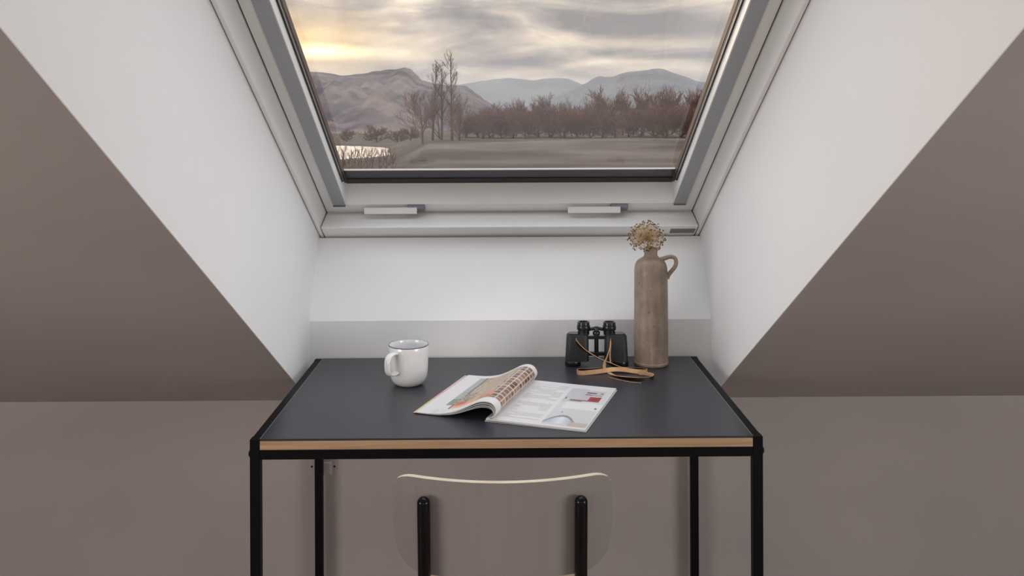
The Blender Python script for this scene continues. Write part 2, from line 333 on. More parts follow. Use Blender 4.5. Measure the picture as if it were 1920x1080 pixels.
wbox(-0.4552, 0.4552, 0.0525, 0.080, 0.1275, 0.1345, 'glazing_seal', 'rubber_black', 0.002)
wbox(-0.4552, 0.4552, 0.0805, 0.1255, 0.1305, 0.1345, 'glazing_seal', 'seal_grey', 0.0015)
wbox(-0.4545, 0.4545, 0.1258, 0.1290, 0.1300, 0.1345, 'edge_reflection_strip', 'alu_light')  # light strip standing in for the reflection along the pane's lower edge
wbox(-0.4550, 0.4550, 0.045, 1.56, 0.1355, 0.1395, 'pane', 'pane_glass')
# opening handles lying in the bottom recess
for x0 in (-0.404, 0.161):
    h = MB().prism([(0.0265, 0.046), (0.0355, 0.0615), (0.0285, 0.0655), (0.0195, 0.050)], x0, x0 + 0.1465, T=W).build('handle', 'handle_white', win, bevel=0.0018, seg=3)
    child(MB().prism([(0.0330, 0.058), (0.034, 0.0722), (0.010, 0.0722), (0.012, 0.058)], x0 + 0.120, x0 + 0.168, T=W).build('handle_mount', 'badge_grey', win, bevel=0.003, seg=3), h)
MB().box(0.4435, 0.5120, -0.006, 0.0215, -0.0012, 0.002, T=W).build('badge', 'badge_grey', win, bevel=0.0005)
# ------------------------------------------------------------------ table
ZT = 0.735; YF, DT = 1.7285, 0.6017; X0, X1 = -0.4994, 0.5006; LG = 0.0195
tb = tag(empty('table', (0.0006, YF + DT / 2, 0)), 'narrow table with dark grey top, oak front edge and thin black metal legs', 'table')
for x in (X0, X1 - LG):
    for y in (YF, YF + DT - LG):
        MB().box(x, x + LG, y, y + LG, 0, ZT).build('leg', 'black_metal', tb, bevel=0.001)
    MB().box(x + 0.0015, x + LG - 0.0015, YF + LG, YF + DT - LG, ZT - 0.0395, ZT).build('side_rail', 'black_metal', tb, bevel=0.001)
for y in (YF, YF + DT - LG): MB().box(X0 + LG, X1 - LG, y + 0.001, y + LG - 0.001, ZT - 0.0395, ZT - 0.0205).build('cross_rail', 'black_metal', tb, bevel=0.001)
top = MB().box(X0 + LG - 0.001, X1 - LG + 0.001, YF + 0.0025, YF + DT, ZT - 0.0035, ZT + 0.0006).build('table_top', 'linoleum', tb, bevel=0.0007)
child(MB().box(X0 + LG - 0.0005, X1 - LG + 0.0005, YF + 0.001, YF + DT - 0.001, ZT - 0.0203, ZT - 0.0035).build('oak_edge', 'oak_edge', tb, bevel=0.0005), top)['label'] = 'pale oak front edge of the table top'
for s, x in ((-1, X0), (1, X1)):
    for y in (YF + LG / 2, YF + DT - LG / 2):
        MB().lathe([(0.0, 0.0042), (0.004, 0.004), (0.0066, 0.0025), (0.0075, 0.0), (0.0, 0.0)], n=20, T=lambda a, b, c, x=x, y=y, s=s: (x + s * c, y + a, ZT - 0.030 + b)).build('bolt', 'black_metal', tb, smooth=50)

for x in (X0 + LG, X1 - LG): child(MB().box(x - 0.0008, x + 0.0008, YF + 0.003, YF + DT - 0.001, ZT - 0.002, ZT + 0.0009).build('edge_line', 'badge_grey', tb), top)
# ------------------------------------------------------------------ chair
ch = tag(empty('chair', (-0.008, 1.68, 0)), 'chair with curved taupe plywood backrest and black posts pushed up to the table', 'chair')
CX = -0.007; ZTOP = 0.745
def back_y(x): return 1.4855 + 0.5 * (x / 0.385) ** 2 * 0.385 * 0.98
HB = 0.190; n = 48
def back_rows(th):
    pts = []
    for i in range(n + 1):
        x = -HB + 2 * HB * i / n; r = 0.034; e = HB - abs(x)
        drop = 0 if e > r else (r - sqrt(max(0, r * r - (r - e) ** 2))) * 0.55
        rb = 0.055; low = 0 if e > rb else (rb - sqrt(max(0, rb * rb - (rb - e) ** 2))) * 1.2
        pts.append((x, ZTOP - drop, min(0.574 + low, ZTOP - drop - 0.02)))
    return pts
def backrest(y_in, y_out, crop):
    mb = MB(); rows = back_rows(0); K = 6; vs = []; fs = []
    for x, zt, zb in rows:
        zt -= crop[0]; zb += crop[1]
        dxy = V((-(x / 0.385) * 0.98, 1, 0)).normalized()
        for k in range(K + 1):
            z = zb + (zt - zb) * k / K; lean = (z - ZTOP) * -0.10
            for d in (y_in, y_out):
                vs.append((CX + x + dxy.x * d, back_y(x) + dxy.y * d + lean, z))
    st = (K + 1) * 2
    for i in range(n):
        for k in range(K):
            a = i * st + k * 2; b = a + st
            fs.append((a, b, b + 2, a + 2)); fs.append((a + 1, a + 3, b + 3, b + 1))
        a = i * st; b = a + st; fs.append((a, a + 1, b + 1, b)); a += K * 2; b += K * 2; fs.append((a, b, b + 1, a + 1))
    for i in (0, n):
        for k in range(K):
            a = i * st + k * 2; fs.append((a, a + 2, a + 3, a + 1) if i == 0 else (a, a + 1, a + 3, a + 2))
    return mb.add(vs, fs)
bk = backrest(0.0, 0.0008, (0.0006, 0.0006)).build('backrest', 'taupe_veneer', ch, smooth=40)
child(backrest(0.0008, 0.0105, (0, 0)).build('backrest_core', 'pale_ply', ch, smooth=40), bk)['label'] = 'pale plywood edge of the backrest'
child(backrest(0.0105, 0.0113, (0.0006, 0.0006)).build('front_veneer', 'taupe_veneer', ch, smooth=40), bk)
for x in (-0.1405, 0.1255):
    yb = back_y(x - CX) - 0.0128; R0 = 0.0112
    pts = [(x, yb - 0.030, 0.0), (x, yb + 0.014, 0.40), (x, yb + 0.0135, 0.56), (x, yb + 0.003, 0.690)]
    pts = spline(pts, 14); d = (pts[-1] - pts[-2]).normalized(); e = pts[-1]
    rr = [0.0105 + 0.0007 * min(1, i / 14) for i in range(15)]
    for k in range(1, 7):
        a = k / 6 * pi / 2; pts.append(e + d * (0.018 + 0.0112 * sin(a))); rr.append(max(0.0112 * cos(a), 0.0004))
    MB().tube(pts, rr, 20).build('post', 'black_gloss', ch, smooth=60)
seat = MB()
sx, sy0, sy1 = 0.185, 1.52, 1.90
poly = []
for cxs, cys, a0 in ((sx - 0.06, sy1 - 0.06, 0), (-sx + 0.06, sy1 - 0.06, 90), (-sx + 0.06, sy0 + 0.04, 180), (sx - 0.06, sy0 + 0.04, 270)):
    for k in range(7):
        a = math.radians(a0 + 15 * k); poly.append((CX + cxs + 0.04 * cos(a) + 0.0, cys + 0.04 * sin(a)))
nv = len(poly); seat.add([(x, y, 0.437) for x, y in poly] + [(x, y, 0.447) for x, y in poly], [tuple(range(nv - 1, -1, -1)), tuple(range(nv, 2 * nv))] + [(i, (i + 1) % nv, nv + (i + 1) % nv, nv + i) for i in range(nv)])
seat.build('seat', 'pale_ply', ch, bevel=0.002)
for x in (-0.1405, 0.1255):
    MB().tube([(x, 1.86, 0), (x, 1.835, 0.436)], 0.0105, 16).build('leg', 'black_gloss', ch, smooth=50)
    MB().tube([(x, 1.50, 0.425), (x, 1.835, 0.425)], 0.009, 12).build('seat_rail', 'black_gloss', ch, smooth=50)

# ------------------------------------------------------------------ mug
mc = V((-0.2297, 2.0945, ZT + 0.0006))
mug = tag(empty('mug', mc), 'white porcelain mug with a thin dark rim line standing on the table', 'mug')
prof = [(0.0, 0.002), (0.024, 0.0015), (0.027, 0.0), (0.030, 0.001), (0.0365, 0.006), (0.0415, 0.014), (0.0440, 0.024), (0.0453, 0.038), (0.0462, 0.060), (0.0466, 0.080), (0.0467, 0.0925), (0.0462, 0.0938),
        (0.0452, 0.0938), (0.0446, 0.0925), (0.0443, 0.078), (0.0436, 0.050), (0.0420, 0.028), (0.038, 0.014), (0.028, 0.007), (0.0, 0.0055)]
MB().lathe(prof, mc, 64).build('body', 'porcelain', mug, smooth=60)
MB().lathe([(0.0468, 0.0925), (0.0469, 0.0933), (0.0464, 0.0941), (0.0456, 0.0941), (0.0453, 0.0936), (0.0461, 0.0932), (0.0468, 0.0925)], mc, 64).build('rim_line', 'mug_rim', mug, smooth=60)
hd = V((-0.56, -0.83, 0)).normalized(); hs = V((-hd.y, hd.x, 0))
hp = spline([mc + hd * r + V((0, 0, z)) for r, z in ((0.043, 0.0805), (0.053, 0.0825), (0.0670, 0.0800), (0.0745, 0.071), (0.0755, 0.056), (0.0735, 0.044), (0.066, 0.0365), (0.053, 0.0350), (0.0425, 0.0370))], 30)
vs = []; fs = []; K = 14
for i, p in enumerate(hp):
    d = (hp[min(i + 1, 30)] - hp[max(i - 1, 0)]).normalized(); nn = hs.cross(d)
    for k in range(K):
        a = 2 * pi * k / K; ca, sa = cos(a), sin(a); vs.append(p + hs * (0.0082 * math.copysign(abs(ca) ** 0.7, ca)) + nn * (0.0034 * math.copysign(abs(sa) ** 0.8, sa)))
for i in range(30):
    for k in range(K): fs.append((i * K + k, (i + 1) * K + k, (i + 1) * K + (k + 1) % K, i * K + (k + 1) % K))
fs += [tuple(range(K)), tuple(range(31 * K - 1, 30 * K - 1, -1))]
MB().add(vs, fs).build('handle', 'porcelain', mug, smooth=70)

# ------------------------------------------------------------------ stoneware bottle and dried flower
bc = V((0.3685, 2.2532, ZT + 0.0006))
bt = tag(empty('stoneware_bottle', bc), 'tall brown stoneware bottle with a small loop handle at its neck', 'bottle')
prof = [(0.0, 0.0), (0.040, 0.0), (0.0425, 0.002), (0.0432, 0.005), (0.0428, 0.0075), (0.0424, 0.0085), (0.0428, 0.012), (0.0430, 0.06), (0.0428, 0.14), (0.0422, 0.22), (0.0418, 0.240), (0.0405, 0.250), (0.0372, 0.259), (0.0318, 0.2655),
        (0.0245, 0.270), (0.0195, 0.273), (0.0172, 0.276), (0.0165, 0.281), (0.0166, 0.287), (0.0180, 0.2895), (0.0187, 0.2925), (0.0182, 0.2955), (0.0168, 0.2965), (0.0135, 0.2960), (0.0122, 0.292), (0.0118, 0.265), (0.030, 0.250), (0.037, 0.20), (0.037, 0.02), (0.0, 0.012)]
MB().lathe(prof, bc, 64).build('body', 'stoneware', bt, smooth=60)
MB().lathe([(0.0427, 0.0066), (0.0436, 0.0074), (0.0436, 0.0086), (0.0426, 0.0094)], bc, 64).build('foot_ring', 'stoneware_rim', bt, smooth=60)
hp = spline([bc + V((a, -0.004, z)) for a, z in ((0.0225, 0.2655), (0.0330, 0.2690), (0.0480, 0.2735), (0.0605, 0.2700), (0.0640, 0.2585), (0.0605, 0.2475), (0.0520, 0.2370), (0.0440, 0.2270), (0.0405, 0.2180))], 32)
MB().tube(hp, [0.0058 - 0.0006 * sin(pi * i / 32) for i in range(33)], 14).build('handle', 'stoneware', bt, smooth=60)

random.seed(5)
fc = bc + V((-0.0105, -0.002, 0.3190))
fl = tag(empty('dried_flower', bc + V((0, 0, 0.26))), 'dried straw coloured allium seed head standing in the stoneware bottle', 'flower')
MB().tube(spline([bc + V((0.004, 0, 0.05)), bc + V((0.004, 0, 0.20)), bc + V((-0.003, 0, 0.285)), fc], 16), 0.0022, 10).build('stem', 'straw', fl, smooth=50)
st = MB(); sd_ = MB(); NF = 290
for i in range(NF):
    z = 1 - 2 * (i + 0.5) / NF; a = i * 2.399963 + random.uniform(-.25, .25); r = sqrt(max(0, 1 - z * z)); d = V((r * cos(a), r * sin(a), z + random.uniform(-.1, .1))).normalized()
    if d.z < -0.72: continue
    L = random.uniform(0.036, 0.0475) * (1.02 if d.z > -0.2 else 0.92); sp, up_ = frame_of(d); bend = (sp * random.uniform(-1, 1) + up_ * random.uniform(-1, 1)) * 0.003
    tip = fc + d * L + bend
    if (tip - bc).xy.length < 0.021 and tip.z < bc.z + 0.300: continue
    if (tip - bc).xy.length < 0.036 and tip.z < bc.z + 0.268: continue
    st.tube([fc + d * 0.002, fc + d * L * 0.55 + bend * 0.8, tip], [0.00042, 0.00036, 0.00034], 4, False)
    q = random.uniform(0.95, 1.5); vs = []
    for k in range(3):
        ang = 2 * pi * k / 3 + a
        o = tip + (sp * cos(ang) + up_ * sin(ang)) * 0.0011 * q
        s1, s2 = frame_of(d)
        vs = [o - d * 0.0013 * q, o + s1 * 0.0010 * q, o + s2 * 0.0010 * q, o - s1 * 0.0010 * q, o - s2 * 0.0010 * q, o + d * 0.0016 * q]
        sd_.add(vs, [(0, 2, 1), (0, 3, 2), (0, 4, 3), (0, 1, 4), (5, 1, 2), (5, 2, 3), (5, 3, 4), (5, 4, 1)])
    for k in range(4):
        ang = 2 * pi * k / 4 + a * 1.7; w_ = (sp * cos(ang) + up_ * sin(ang)); e = tip - d * 0.001 + w_ * 0.0042 + d * random.uniform(-.002, .001)
        s1 = d.cross(w_) * 0.0004
        st.add([tip - s1, tip + s1, e], [(0, 1, 2)])
tag(st.build('flower_stalks', 'straw', fl), 'thin straw coloured stalks fanning out from the stem', kind='stuff')
tag(sd_.build('seed_capsules', 'seed', fl), 'small brown seed capsules at the stalk tips', kind='stuff')

# ------------------------------------------------------------------ binoculars
bp = V((0.2290, 2.2500, ZT + 0.0006))
bn = tag(empty('binoculars', bp), 'black binoculars standing upright on the table with a tan leather strap', 'binoculars')
def bl(x, y, z): return bp + V((x, y, z))
def rounded(x0, x1, y0, y1, r, k=5):
    out = []
    for cx_, cy_, a0 in ((x1 - r, y1 - r, 0), (x0 + r, y1 - r, 90), (x0 + r, y0 + r, 180), (x1 - r, y0 + r, 270)):
        for i in range(k + 1):
            a = math.radians(a0 + 90 * i / k); out.append((cx_ + r * cos(a), cy_ + r * sin(a)))
    return out
def loft(mb, sections, mi=0):
    n_ = len(sections[0][0]); vs = []
    for poly, z in sections: vs += [bl(x, y, z) for x, y in poly]
    fs = [(i * n_ + k, i * n_ + (k + 1) % n_, (i + 1) * n_ + (k + 1) % n_, (i + 1) * n_ + k) for i in range(len(sections) - 1) for k in range(n_)]
    fs += [tuple(range(n_ - 1, -1, -1)), tuple(range((len(sections) - 1) * n_, len(sections) * n_))]
    return mb.add(vs, fs, mi)
for s in (-1, 1):
    yo = -0.004 if s > 0 else 0.0
    ox, ex = s * 0.0600, s * 0.0325      # objective and eyepiece axes
    R_ = lambda a, b, y0, y1, r: [(x, y + yo) for x, y in rounded(min(a, b), max(a, b), y0, y1, r)]
    body = loft(MB(), [(R_(s * 0.0195, s * 0.0790, -0.0170, 0.0190, 0.012), 0.012), (R_(s * 0.0200, s * 0.0775, -0.0170, 0.0190, 0.012), 0.040), (R_(s * 0.0205, s * 0.0755, -0.0165, 0.0185, 0.012), 0.0755), (R_(s * 0.0225, s * 0.0735, -0.0145, 0.0165, 0.011), 0.0790)]).build('barrel', 'bino_leather', bn, smooth=40)
    child(loft(MB(), [(R_(s * 0.0235, s * 0.0725, -0.0135, 0.0155, 0.011), 0.0788), (R_(s * 0.0245, s * 0.0715, -0.0125, 0.0145, 0.011), 0.0815)]).build('prism_cover', 'bino_metal', bn, smooth=40), body)
    c = bl(ox, yo, 0)
    child(MB().lathe([(0.0, 0.004), (0.0165, 0.003), (0.0170, 0.0), (0.0198, 0.0), (0.0204, 0.0015), (0.0204, 0.0115), (0.0198, 0.0130), (0.0190, 0.0135), (0.0, 0.0135)], c, 36).build('objective_ring', 'bino_metal', bn, smooth=40), body)
    c = bl(ex, yo, 0)
    MB().lathe([(0.0, 0.078), (0.0150, 0.078), (0.0150, 0.086), (0.0142, 0.0865), (0.0142, 0.0900), (0.0166, 0.0905), (0.0170, 0.0915), (0.0170, 0.1000), (0.0166, 0.1010), (0.0154, 0.1013), (0.0154, 0.1085), (0.0148, 0.1100), (0.0118, 0.1100), (0.0110, 0.1085), (0.0108, 0.1040), (0.0, 0.1035)], c, 36).build('eyepiece', 'bino_metal', bn, smooth=35)
    MB().lathe([(0.0, 0.1062), (0.006, 0.1057), (0.0107, 0.1042), (0.0, 0.1038)], c, 24).build('eyepiece_lens', 'bino_glass', bn, smooth=60)
    # strap lug
    lug = [bl(s * 0.0530 if s < 0 else 0.0335, yo - 0.0165, 0.0630), bl(s * 0.0530 if s < 0 else 0.0335, yo - 0.0205, 0.0650), bl(s * 0.0530 if s < 0 else 0.0335, yo - 0.0205, 0.0700), bl(s * 0.0530 if s < 0 else 0.0335, yo - 0.0160, 0.0715)]
    MB().tube(lug, 0.0011, 8).build('strap_lug', 'bino_steel', bn, smooth=50)
MB().lathe([(0.0, 0.020), (0.0052, 0.020), (0.0055, 0.022), (0.0055, 0.0760), (0.0090, 0.0765), (0.0093, 0.0780), (0.0093, 0.0845), (0.0088, 0.0855), (0.0060, 0.0860), (0.0060, 0.0950), (0.0048, 0.0975), (0.0, 0.0980)], bl(0, 0, 0), 28).build('focus_rod', 'bino_metal', bn, smooth=35)
for z0, z1, yw in ((0.024, 0.033, 0.006), (0.066, 0.074, 0.006)):
    MB().box(bp.x - 0.0235, bp.x + 0.0235, bp.y - yw, bp.y + yw, bp.z + z0, bp.z + z1).build('bridge', 'bino_metal', bn, bevel=0.0015)
MB().tube([bl(-0.026, 0, 0.0885), bl(-0.006, 0, 0.0925), bl(0.006, 0, 0.0925), bl(0.026, -0.003, 0.0885)], [0.0035, 0.0046, 0.0046, 0.0035], 10).build('eyepiece_bridge', 'bino_metal', bn, smooth=50)
def ribbon(name, P, wid, thick=0.0016, steps=60, up=None, flip=False):
    # P: list of (point, width direction); tan on one face and black on the other
    C_ = spline([p for p, _ in P], steps); U_ = spline([u for _, u in P], steps); mb = MB(); vs = []
    for i in range(steps + 1):
        d = (C_[min(i + 1, steps)] - C_[max(i - 1, 0)]).normalized(); u_ = U_[i]; u_ = (u_ - d * u_.dot(d)).normalized(); nn = d.cross(u_)
        for a, b in ((-1, -1), (1, -1), (1, 1), (-1, 1)): vs.append(C_[i] + u_ * (a * wid / 2) + nn * (b * thick / 2))
    o = len(mb.v); mb.v += [tuple(q) for q in vs]
    for i in range(steps):
        for k in range(4):
            mb.f.append((i * 4 + k, i * 4 + (k + 1) % 4, i * 4 + 4 + (k + 1) % 4, i * 4 + 4 + k))
            mb.mi.append({0: (1 if not flip else 0), 1: 0, 2: (0 if not flip else 1), 3: 0}[k])
    mb.f += [(3, 2, 1, 0), (steps * 4, steps * 4 + 1, steps * 4 + 2, steps * 4 + 3)]; mb.mi += [0, 0]
    return mb.build(name, ['strap_tan', 'strap_black'], bn, smooth=45)
zt = ZT + 0.0006
def tp(x, y, h): return V((x, y, zt + h))
Zv = V((0, 0, 1)); FY = V((0, -0.45, 0.9))
# from the left lug down across the front of both barrels and along the table to the right
ribbon('strap', [(bl(-0.053, -0.0225, 0.066), FY), (bl(-0.046, -0.028, 0.056), FY), (bl(-0.030, -0.034, 0.044), V((0, -.8, .6))), (bl(-0.010, -0.038, 0.033), V((0, -.9, .4))), (bl(0.012, -0.042, 0.022), V((0, -.9, .4))), (bl(0.034, -0.048, 0.0130), V((0, -.6, .8))),
                 (tp(0.285, 2.190, 0.0062), V((0, -.3, .95))), (tp(0.315, 2.185, 0.0055), Zv), (tp(0.338, 2.1800, 0.0055), Zv), (tp(0.3450, 2.1725, 0.0055), Zv), (tp(0.3400, 2.1640, 0.0055), Zv)], 0.0100, steps=70, flip=True)
# broad tan band looping to the left and back to the right
ribbon('strap', [(tp(0.340, 2.1640, 0.0055), Zv), (tp(0.318, 2.1640, 0.0065), V((0, .25, .97))), (tp(0.290, 2.1735, 0.0082), V((0, .5, .86))), (tp(0.262, 2.1760, 0.0085), V((0, .5, .86))), (tp(0.225, 2.1660, 0.0066), V((0, .3, .95))), (tp(0.190, 2.1580, 0.0055), Zv),
                 (tp(0.1755, 2.1600, 0.0055), Zv), (tp(0.1735, 2.1690, 0.0055), Zv), (tp(0.181, 2.1775, 0.0055), Zv), (tp(0.205, 2.1775, 0.0055), Zv), (tp(0.235, 2.1840, 0.0055), Zv)], 0.0105, steps=70, flip=True)
# front loop: from the band's right end round and back up to the right lug
ribbon('strap', [(tp(0.322, 2.1560, 0.0055), Zv), (tp(0.336, 2.1500, 0.0055), Zv), (tp(0.3480, 2.1400, 0.0055), Zv), (tp(0.3540, 2.1270, 0.0055), Zv), (tp(0.3440, 2.1080, 0.0055), Zv), (tp(0.318, 2.1000, 0.0055), Zv), (tp(0.290, 2.1120, 0.0046), V((-.3, -.3, .9))), (tp(0.267, 2.1400, 0.0024), V((-.75, -.5, .4))),
                 (tp(0.254, 2.1660, 0.0012), V((-.85, -.4, .0))), (tp(0.2440, 2.1930, 0.0050), V((-.9, -.2, .3))), (tp(0.2445, 2.2020, 0.0170), V((-.7, -.7, .1))), (tp(0.2520, 2.2080, 0.0330), V((-.35, -.9, .0))), (bl(0.0305, -0.0300, 0.050), V((-.25, -.95, 0))), (bl(0.0335, -0.0265, 0.0660), V((-.3, -.9, 0)))], 0.0085, steps=90)
ribbon('strap', [(bl(0.0335, -0.0248, 0.0665), V((.6, 1, 0))), (bl(0.0320, -0.0320, 0.052), V((.5, 1, 0))), (bl(0.0300, -0.0380, 0.034), V((.5, 1, 0))), (bl(0.0305, -0.0430, 0.0180), V((.5, 1, .2)))], 0.0055, steps=24)
# black inner strap end lying on the table
ribbon('strap', [(tp(0.2500, 2.1400, 0.0012), V((0.5, .8, 0))), (tp(0.270, 2.1180, 0.0012), V((0.5, .8, 0))), (tp(0.295, 2.0990, 0.0012), V((.4, .9, 0))), (tp(0.318, 2.0910, 0.0012), V((0, 1, 0)))], 0.0085, steps=24, flip=True)

# ------------------------------------------------------------------ magazine
S0 = V((-0.0412, 1.8241, zt)); E1 = V((0.0970, 0.2765, 0)).normalized(); E2 = V((-E1.y, E1.x, 0)); LEN = 0.2930
mg = tag(empty('magazine', S0), 'open magazine with colour photographs, its left pages curling up at the fold', 'magazine')
def mp_(a, t_, h): return S0 + E2 * a + E1 * (t_ * LEN) + V((0, 0, h))
def rnd(i, j, s=0): return (sin(i * 12.9898 + j * 78.233 + s * 37.719) * 43758.5453) % 1.0
PW = lin((228, 226, 226))
def mixc(a, b, f): return tuple(x + (y - x) * f for x, y in zip(a, b))
def print_left(u, t_):
    c = PW
    if 0.10 < t_ < 0.93:
        if 0.745 < u < 0.815 and t_ > 0.2: c = mixc(lin((176, 184, 178)), lin((112, 122, 116)), 0.75 if t_ < 0.36 else 0.25 * rnd(int(u * 90), int(t_ * 20)))
        if 0.24 < u < 0.745:
            k = rnd(int(u * 46), int(t_ * 40), 1); c = mixc(lin((208, 188, 164)), lin((160, 134, 112)), k * 0.7)
            if abs((u * 9 + t_ * 4) % 1 - .5) < 0.09: c = mixc(c, lin((120, 96, 82)), 0.5)
            if u > 0.725: c = lin((96, 80, 62))
            if u > 0.60 and 0.22 < t_ < 0.50: c = mixc(lin((200, 190, 170)), lin((58, 52, 46)), rnd(int(u * 80), int(t_ * 60), 2))
        if u < 0.33:
            gx, gy = (u * 17) % 1, (t_ * 15) % 1
            c = lin((226, 206, 190)) if gx < 0.16 or gy < 0.14 else mixc(lin((166, 136, 122)), lin((88, 62, 54)), rnd(int(u * 17), int(t_ * 15), 3) * 0.9 + 0.1 * rnd(int(u * 90), int(t_ * 90), 4))
            if u < 0.03: c = PW
        if t_ < 0.30 and 0.30 < u < 0.72:
            f = t_ + 0.10 * (u - 0.5)
            if f < 0.24: c = mixc(lin((226, 150, 104)), lin((236, 186, 148)), rnd(int(u * 20), int(t_ * 20), 5))
            if 0.60 < u < 0.715 and 0.17 < t_ < 0.26: c = lin((206, 82, 48))
            if u < 0.45 and t_ < 0.26: c = lin((222, 138, 88)) if rnd(int(u * 22), int(t_ * 26), 6) > 0.5 else lin((166, 120, 96))
    if t_ < 0.10 and 0.70 < u < 0.86 and (u * 60) % 1 < 0.4: c = mixc(PW, lin((150, 150, 150)), 0.25)
    return c
def print_right(u, t_):
    c = PW
    if 0.12 < u < 0.50 and 0.08 < t_ < 0.92:
        if (t_ * 34) % 1 < 0.42 and rnd(int(t_ * 34), int(u * 5), 7) > 0.25: c = mixc(PW, lin((120, 122, 126)), 0.20 + 0.25 * rnd(int(u * 120), int(t_ * 34), 8))
        if abs(t_ - 0.5) < 0.03 or abs(t_ - 0.24) < 0.025: c = PW
    if u > 0.545 and 0.03 < t_ < 0.90 and u < 0.985:
        c = mixc(lin((208, 207, 208)), lin((224, 222, 220)), t_)
        if t_ > 0.55 and u < 0.74: c = lin((202, 202, 206))
        if 0.72 < u < 0.93 and 0.60 < t_ < 0.87:
            c = lin((206, 196, 202))
            if (t_ > 0.80 and t_ < 0.825 or 0.755 < t_ < 0.775) and rnd(int(u * 45), int(t_ * 30), 9) > 0.35: c = lin((64, 50, 54))
            if 0.80 < u < 0.925 and 0.62 < t_ < 0.72: c = lin((172, 36, 54)) if rnd(int(u * 50), int(t_ * 45), 10) > 0.3 else lin((70, 26, 34))
            if t_ < 0.625: c = lin((120, 96, 92))
        if 0.62 < u < 0.76 and 0.585 < t_ < 0.625: c = lin((136, 112, 106))
        if 0.40 < t_ < 0.56 and u > 0.6: c = lin((232, 231, 229))
        if 0.07 < t_ < 0.26 and u < 0.88:
            w_ = (u - 0.70) / 0.17; hgt = 0.06 + 0.18 * max(0, 1 - w_ * w_)
            if t_ < hgt: c = mixc(lin((188, 192, 198)), lin((228, 232, 236)), max(0, 1 - abs(u - 0.70) / 0.10))
            if hgt - 0.025 < t_ < hgt + 0.012: c = lin((136, 138, 140))
        if t_ < 0.12 and u > 0.80: c = lin((196, 182, 172))
        if (0.935 < u < 0.96 and 0.44 < t_ < 0.47) or (0.64 < u < 0.66 and 0.30 < t_ < 0.32) or (0.555 < u < 0.575 and 0.62 < t_ < 0.66): c = lin((58, 58, 60))
    return c
def sheet(name, prof, thick, func, m, nu=96, nt=130, parent=mg, t0=0.0, t1=1.0, prof2=None):
    A = spline([V((a, h, 0)) for a, h in prof], nu); B = spline([V((a, h, 0)) for a, h in prof2], nu) if prof2 else A
    def resample(P):
        cum = [0]
        for i in range(1, len(P)): cum.append(cum[-1] + (P[i] - P[i - 1]).length)
        out = []; k = 0
        for i in range(nu + 1):
            s = cum[-1] * i / nu
            while k < len(P) - 2 and cum[k + 1] < s: k += 1
            f_ = (s - cum[k]) / max(1e-9, cum[k + 1] - cum[k]); out.append(P[k].lerp(P[k + 1], min(1, f_)))
        return out
    A = resample(A); B = resample(B); mb = MB(); vs = []; fs = []; cols = []
    for lay in (0, 1):
        for j in range(nt + 1):
            tt = t0 + (t1 - t0) * j / nt
            for i in range(nu + 1):
                p = A[i].lerp(B[i], j / nt); q0 = A[max(i - 1, 0)].lerp(B[max(i - 1, 0)], j / nt); q1 = A[min(i + 1, nu)].lerp(B[min(i + 1, nu)], j / nt)
                d = (q1 - q0).normalized(); nx, nz = -d.y, d.x
                if prof[-1][0] < 0: nx, nz = -nx, -nz
                vs.append(mp_(p.x - nx * thick * lay, tt, p.y - nz * thick * lay))
                cols.append(func(i / nu, tt) if lay == 0 and func else PW)
    st_ = nu + 1; o2 = st_ * (nt + 1)
    for j in range(nt):
        for i in range(nu):
            a = j * st_ + i; fs.append((a, a + 1, a + st_ + 1, a + st_)); fs.append((o2 + a, o2 + a + st_, o2 + a + st_ + 1, o2 + a + 1))
    for i in range(nu):
        fs.append((i, o2 + i, o2 + i + 1, i + 1)); a = nt * st_ + i; fs.append((a, a + 1, o2 + a + 1, o2 + a))
    for j in range(nt):
        a = j * st_; fs.append((a, a + st_, o2 + a + st_, o2 + a)); a += nu; fs.append((a, o2 + a, o2 + a + st_, a + st_))
    mb.add(vs, fs); o = mb.build(name, m, mg, smooth=50)
    if func:
        ca = o.data.color_attributes.new('print', 'FLOAT_COLOR', 'POINT')
        ca.data.foreach_set('color', [x for c in cols for x in (c[0], c[1], c[2], 1.0)])
    return o
PN = [(0.0, 0.0060), (-0.009, 0.0075), (-0.0185, 0.0150), (-0.0215, 0.0265), (-0.0145, 0.0375), (0.0, 0.0415), (0.019, 0.0385), (0.043, 0.0270), (0.070, 0.0145), (0.100, 0.0065), (0.130, 0.0040), (0.1585, 0.0042)]
PF = [(0.0, 0.0060), (-0.008, 0.0080), (-0.0165, 0.0155), (-0.0185, 0.0265), (-0.011, 0.0385), (0.003, 0.0430), (0.021, 0.0385), (0.046, 0.0250), (0.073, 0.0125), (0.102, 0.0060), (0.130, 0.0042), (0.1555, 0.0040)]
left = sheet('left_pages', PN, 0.0016, print_left, 'printed_page', prof2=PF)
left['label'] = 'left pages printed with a beige photograph and a brown picture grid'
def inner(P, k, dh): return [(a * k if a < 0 else a, max(0.0012, (h - dh) * k if h > 0.012 else h * 0.55)) for a, h in P]
sheet('page', inner(PN, 0.90, 0.0012), 0.0006, None, 'paper', 60, 6, prof2=inner(PF, 0.90, 0.0012))
sheet('page', inner(PN, 0.80, 0.002), 0.0005, None, 'paper', 60, 6, prof2=inner(PF, 0.80, 0.002))
def edge_strip(u, t_): return PW if u < 0.93 else mixc(lin((226, 150, 165)), lin((206, 196, 120)), 0.5 + 0.5 * sin(t_ * 9)) if t_ < 0.55 else lin((210, 180, 188))
def cover_prof(P): return inner(P, 0.74, 0.0025)[:-2] + [(0.132, 0.0022), (0.1655, 0.0022)]
sheet('cover', cover_prof(PN), 0.0004, edge_strip, 'printed_page', 60, 40, prof2=cover_prof(PF))
